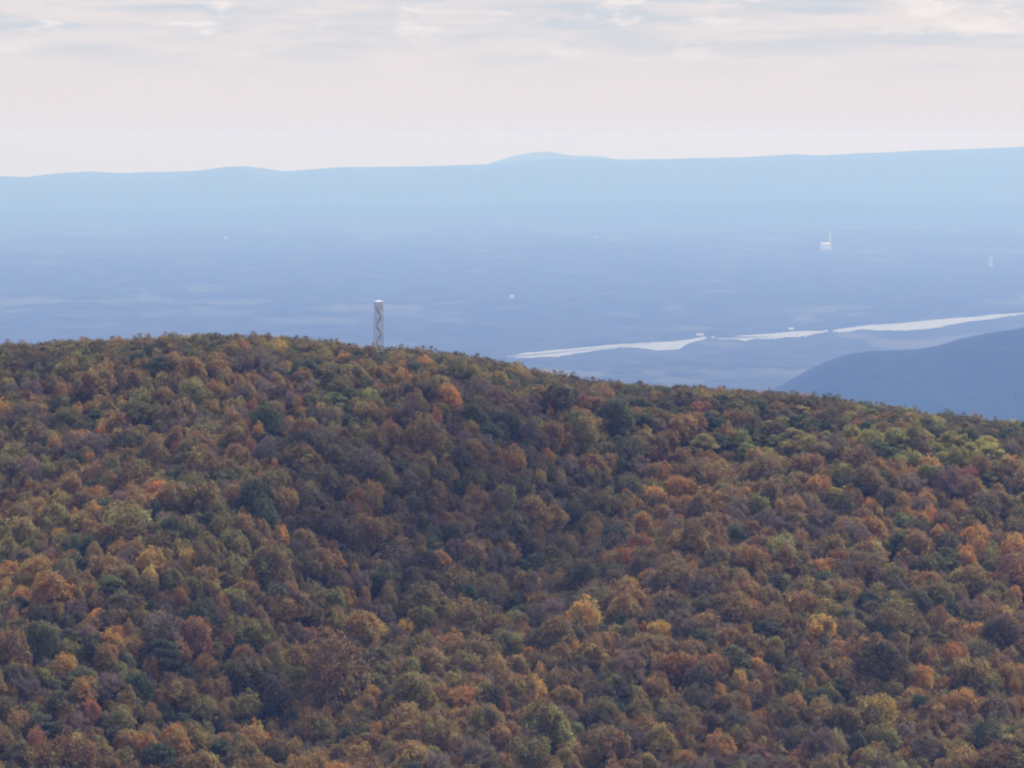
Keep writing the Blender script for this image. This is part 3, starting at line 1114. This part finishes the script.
a_proto, a_spin, a_size = named('proto', 'INT'), named('spin', 'FLOAT_VECTOR'), named('size3', 'FLOAT_VECTOR')
for k, objs in first.items():
    cmp_ = ng.nodes.new('FunctionNodeCompare')
    cmp_.data_type = 'INT'
    cmp_.operation = 'EQUAL'
    ng.links.new(a_proto, cmp_.inputs[2])
    cmp_.inputs[3].default_value = k
    for o in objs:
        oi = ng.nodes.new('GeometryNodeObjectInfo')
        oi.inputs['Object'].default_value = o
        oi.inputs['As Instance'].default_value = True
        ip = ng.nodes.new('GeometryNodeInstanceOnPoints')
        e2r = ng.nodes.new('FunctionNodeEulerToRotation')
        ng.links.new(a_spin, e2r.inputs[0])
        ng.links.new(g_in.outputs[0], ip.inputs['Points'])
        ng.links.new(cmp_.outputs[0], ip.inputs['Selection'])
        ng.links.new(oi.outputs['Geometry'], ip.inputs['Instance'])
        ng.links.new(e2r.outputs[0], ip.inputs['Rotation'])
        ng.links.new(a_size, ip.inputs['Scale'])
        ng.links.new(ip.outputs[0], join.inputs[0])
ng.links.new(join.outputs[0], g_out.inputs[0])
md = wood.modifiers.new('trees', 'NODES')
md.node_group = ng
print('TREES', len(trees), 'single', len(single), 'labels', len(set(labels.values())))

# ------------------------------------------------------------------ fire tower on the crest
T_PX = 378.5
tx_ = (T_PX - 512) / FPX * 1214.0
tz_ = float(hill_z(tx_, 1214.0))
tower = empty('fire_tower', (tx_, 1214.0, tz_ - 0.2))
tower.rotation_euler = (0, 0, R(24))
tag(tower, 'pale steel lattice fire lookout tower with white roofed cab on the crest', 'tower')
top_px_z = at_dist(T_PX, 300.2, 1214.0)[2]
HT = top_px_z - tz_ + 0.2            # whole height
CAB = 2.5
HP = HT - CAB                        # platform height
B0, B1 = 1.32, 0.98                  # half widths


def half(z):
    return B0 + (B1 - B0) * z / HP


for sx in (-1, 1):
    for sy in (-1, 1):
        b = MB()
        b.tube((sx * half(0), sy * half(0), -0.6), (sx * half(HP), sy * half(HP), HP), 0.11, 0.09, 4)
        b.box((sx * B0 - 0.35, sy * B0 - 0.35, -0.9), (sx * B0 + 0.35, sy * B0 + 0.35, 0.15))
        b.build('leg', M_STEEL, tower)
NB = 8
for i in range(NB):
    z0, z1 = HP * i / NB, HP * (i + 1) / NB
    a0, a1 = half(z0), half(z1)
    b = MB()
    cs0 = [(-a0, -a0), (a0, -a0), (a0, a0), (-a0, a0)]
    cs1 = [(-a1, -a1), (a1, -a1), (a1, a1), (-a1, a1)]
    for j in range(4):
        k = (j + 1) % 4
        b.tube((*cs0[j], z0 + 0.05), (*cs1[k], z1), 0.045, None, 4)
        b.tube((*cs0[k], z0 + 0.05), (*cs1[j], z1), 0.045, None, 4)
        b.tube((*cs1[j], z1), (*cs1[k], z1), 0.07, None, 4)
    b.build('bracing', M_STEEL, tower)
    # a landing and a flight of stairs in each bay, alternating direction
    s = 1 if i % 2 == 0 else -1
    w = min(a0, a1) * 0.86
    b = MB()
    x0, x1 = -s * w * 0.75, s * w * 0.75
    yy = -0.34 * s
    for dy in (-0.36, 0.36):
        b.tube((x0, yy + dy, z0 + 0.1), (x1, yy + dy, z1 - 0.05), 0.075, None, 4)
    n = 11
    for q in range(n):
        f = (q + 0.5) / n
        xx = x0 + (x1 - x0) * f
        zz = z0 + 0.1 + (z1 - z0 - 0.15) * f
        b.box((xx - 0.13, yy - 0.35, zz - 0.02), (xx + 0.13, yy + 0.35, zz + 0.02))
    fl = b.build('stair_flight', M_TREAD, tower)
    b = MB()
    for dy in (-0.40, 0.40):
        b.tube((x0, yy + dy, z0 + 1.05), (x1, yy + dy, z1 + 0.9), 0.028, None, 4)
        for f in (0.1, 0.5, 0.9):
            xx, zz = x0 + (x1 - x0) * f, z0 + 0.1 + (z1 - z0 - 0.15) * f
            b.tube((xx, yy + dy, zz), (xx, yy + dy, zz + 0.95), 0.025, None, 4)
    b.build('handrail', M_STEEL, fl)
    if i < NB - 1:
        b = MB()
        e = a1 - 0.06
        xa, xb = (x1, s * e) if s > 0 else (s * e, x1)
        b.box((min(xa, xb) - 0.02, -e, z1 - 0.06), (max(xa, xb), e, z1 + 0.02))
        b.build('landing', M_TREAD, tower)
cab = MB()
c_ = B1 + 0.10
cab.box((-c_, -c_, HP), (c_, c_, HP + 0.14))
cab.box((-c_ + .04, -c_ + .04, HP + 0.14), (c_ - .04, c_ - .04, HP + 0.95))
for sx in (-1, 1):
    for sy in (-1, 1):
        cab.box((sx * (c_ - .12) - .08, sy * (c_ - .12) - .08, HP + 0.95), (sx * (c_ - .12) + .08, sy * (c_ - .12) + .08, HP + 1.85))
cab.box((-c_ + .04, -c_ + .04, HP + 1.85), (c_ - .04, c_ - .04, HP + 2.0))
cabo = cab.build('cab', M_CAB, tower)
for w in range(4):
    b = MB()
    b.box((-c_ + .2, -c_ + .10, HP + 0.95), (c_ - .2, -c_ + .13, HP + 1.85))
    o = b.build('window', M_CLEAR, cabo)
    o.rotation_euler = (0, 0, w * math.pi / 2)
b = MB()
e = c_ + 0.16
z0 = HP + 2.0
b.face([(-e, -e, z0), (-e, e, z0), (e, e, z0), (e, -e, z0)])
pk = [(-.12, -.12, z0 + .5), (.12, -.12, z0 + .5), (.12, .12, z0 + .5), (-.12, .12, z0 + .5)]
eb = [(-e, -e, z0 + .08), (e, -e, z0 + .08), (e, e, z0 + .08), (-e, e, z0 + .08)]
el_ = [(-e, -e, z0), (e, -e, z0), (e, e, z0), (-e, e, z0)]
for j in range(4):
    k = (j + 1) % 4
    b.face([el_[j], el_[k], eb[k], eb[j]])
    b.face([eb[j], eb[k], pk[k], pk[j]])
b.face(pk)
b.build('roof', M_CABROOF, cabo)

# ------------------------------------------------------------------ far buildings in the valley
def gable(b, x0, x1, y0, y1, z0, z1):
    ym = (y0 + y1) / 2
    b.face([(x0, y0, z0), (x1, y0, z0), (x1, ym, z1), (x0, ym, z1)])
    b.face([(x1, y1, z0), (x0, y1, z0), (x0, ym, z1), (x1, ym, z1)])
    b.face([(x0, y1, z0), (x0, y0, z0), (x0, ym, z1)])
    b.face([(x1, y0, z0), (x1, y1, z0), (x1, ym, z1)])


def hall(parent, x0, x1, y0, y1, h, name='hall'):
    b = MB()
    b.box((x0, y0, -20), (x1, y1, h))
    o = b.build(name, M_WHITE, parent)
    b = MB()
    gable(b, x0 - 1, x1 + 1, y0 - 1, y1 + 1, h + .05, h + (y1 - y0) * 0.16)
    b.build('roof', M_ROOFGREY, o)
    b = MB()
    n = max(2, int((x1 - x0) / 9))
    for i in range(n):
        xc = x0 + (x1 - x0) * (i + .5) / n
        b.box((xc - 1.6, y0 - 0.12, h * 0.45), (xc + 1.6, y0 - 0.02, h * 0.75))
    b.build('window', M_GLASS, o)
    return o


p0 = on_plane(826, 250.5)
g = p0[1] / FPX      # metres per pixel out there
plant = empty('industrial_plant', (p0[0], p0[1], VALLEY_Z + 18))
tag(plant, 'white industrial plant with one tall chimney far out in the valley', 'factory')
hall(plant, -4.6 * g, -1.0 * g, 0, 60, 3.8 * g)
hall(plant, 0.4 * g, 3.6 * g, 5, 60, 4.2 * g)
b = MB()
b.tube((4.0 * g, -12, -20), (4.0 * g, -12, 15.5 * g), 1.0 * g, 0.75 * g, 14)
b.build('chimney', M_WHITE, plant)
for i in range(3):
    b = MB()
    xx = (-3.6 + 1.3 * i) * g
    b.tube((xx, -14, -20), (xx, -14, 4.4 * g), 0.55 * g, None, 12)
    b.tube((xx, -14, 4.4 * g), (xx, -14, 4.9 * g), 0.55 * g, 0.1 * g, 12)
    b.build('silo', M_WHITE, plant)

p0 = on_plane(991, 267)
g = p0[1] / FPX
tw = empty('tower_block', (p0[0], p0[1], VALLEY_Z + 16))
tag(tw, 'slim pale tower block standing alone in the woods right of the plant', 'building')
b = MB()
b.box((-1.7 * g, 0, -20), (1.7 * g, 2.5 * g, 6.6 * g))
wl = b.build('wall', M_WHITE, tw)
b = MB()
b.box((-1.0 * g, .5 * g, 6.6 * g), (1.0 * g, 2 * g, 7.6 * g))
b.build('roof_house', M_ROOFGREY, wl)
b = MB()
for r_ in range(5):
    for c2 in range(3):
        b.box(((-1.1 + c2 * 0.9) * g - 1.5, -0.15, (0.9 + r_ * 1.1) * g), ((-1.1 + c2 * 0.9) * g + 1.5, -0.02, (0.9 + r_ * 1.1) * g + 3))
b.build('window', M_GLASS, tw)

for px, py, wpx, hpx, lab in ((226, 240, 3.4, 1.1, 'small white farmhouse far away in the woods at left'),
                              (595, 240, 3.4, 1.0, 'small white house far beyond the river near the valley centre'),
                              (512, 299.5, 3.8, 1.0, 'white house above the left end of the river'),
                              (700, 336.4, 7.0, 1.3, 'long white boathouse at the tip of the river bank'),
                              (791, 330.6, 5.0, 1.4, 'white waterfront building on the far bank of the middle reach'),
                              (806, 338.0, 1.8, 2.2, 'tiny white boathouse on the near bank of the middle reach')):
    p0 = on_plane(px, py)
    g = p0[1] / FPX
    hs = empty('white_house', (p0[0], p0[1], VALLEY_Z + (14 if py < 320 else 3)))
    tag(hs, lab, 'house', 'white houses scattered in the valley')
    hall(hs, -wpx * g / 2, wpx * g / 2, 0, 14, hpx * g, 'wall')

# ------------------------------------------------------------------ the air: one closed box of even haze
m = bpy.data.materials.new('haze')
m.use_nodes = True
nt = m.node_tree
nt.nodes.clear()
o_ = nt.nodes.new('ShaderNodeOutputMaterial')
pv = nt.nodes.new('ShaderNodeVolumePrincipled')
pv.inputs['Color'].default_value = (*HAZE_COLOUR, 1)
pv.inputs['Absorption Color'].default_value = (1, 1, 1, 1)
pv.inputs['Density'].default_value = HAZE_DENSITY
pv.inputs['Anisotropy'].default_value = 0.18
nt.links.new(pv.outputs[0], o_.inputs['Volume'])
b = MB()
b.box((-31500, -2500, VALLEY_Z - 14), (31500, 62500, 40))
hz = b.build('haze', m)
tag(hz, 'blue autumn haze lying over the valley', 'haze', kind='stuff')

# ------------------------------------------------------------------ thin clouds out of view above the slope, added to shade it
cm = bpy.data.materials.new('shade_cloud')
cm.use_nodes = True
nt = cm.node_tree
nt.nodes.clear()
o_ = nt.nodes.new('ShaderNodeOutputMaterial')
pv = nt.nodes.new('ShaderNodeVolumePrincipled')
pv.inputs['Color'].default_value = (0.98, 0.98, 0.98, 1)
pv.inputs['Density'].default_value = 0.010
pv.inputs['Anisotropy'].default_value = 0.6
nt.links.new(pv.outputs[0], o_.inputs['Volume'])
for ci, (px, py, ru, rv, rw) in enumerate(((450, 520, 74, 52, 36), (690, 730, 32, 28, 24), (215, 650, 34, 24, 22))):
    d = ray(px, py)
    tt = np.linspace(850, 1260, 800)
    P = d[None, :] * (tt / d[1])[:, None]
    k = int(np.argmax(P[:, 2] < hill_z(P[:, 0], P[:, 1]) + 6))
    base = Vector(P[k]) + sd * 620.0
    n1, n2 = 28, 16
    vs_, fs_ = [], []
    for i in range(n2 + 1):
        el = -math.pi / 2 + math.pi * i / n2
        for j in range(n1):
            w = 2 * math.pi * j / n1
            e = np.array((math.cos(el) * math.cos(w), math.cos(el) * math.sin(w), math.sin(el)))
            kk = 1 + 0.16 * math.sin(3 * w + px) * math.cos(el) + 0.12 * math.sin(5 * w + 3 * el + py) * math.cos(el)
            vs_.append((e[0] * ru * kk, e[1] * rv * kk, e[2] * rw * kk))
    for i in range(n2):
        for j in range(n1):
            a0, a1 = i * n1 + j, i * n1 + (j + 1) % n1
            fs_.append((a0, a1, a1 + n1, a0 + n1))
    me = mesh_np('cloud', np.array(vs_), np.array(fs_), [cm], True)
    o = link(bpy.data.objects.new('clouds', me))
    o.location = base
    tag(o, ('broad thin cloud out of view, added to shade the middle of the wooded slope', 'small thin cloud out of view, added to shade the slope foot right of centre', 'small thin cloud out of view, added to shade the lower left slope')[ci], 'cloud', 'unseen thin clouds added to shade the ridge', 'structure')
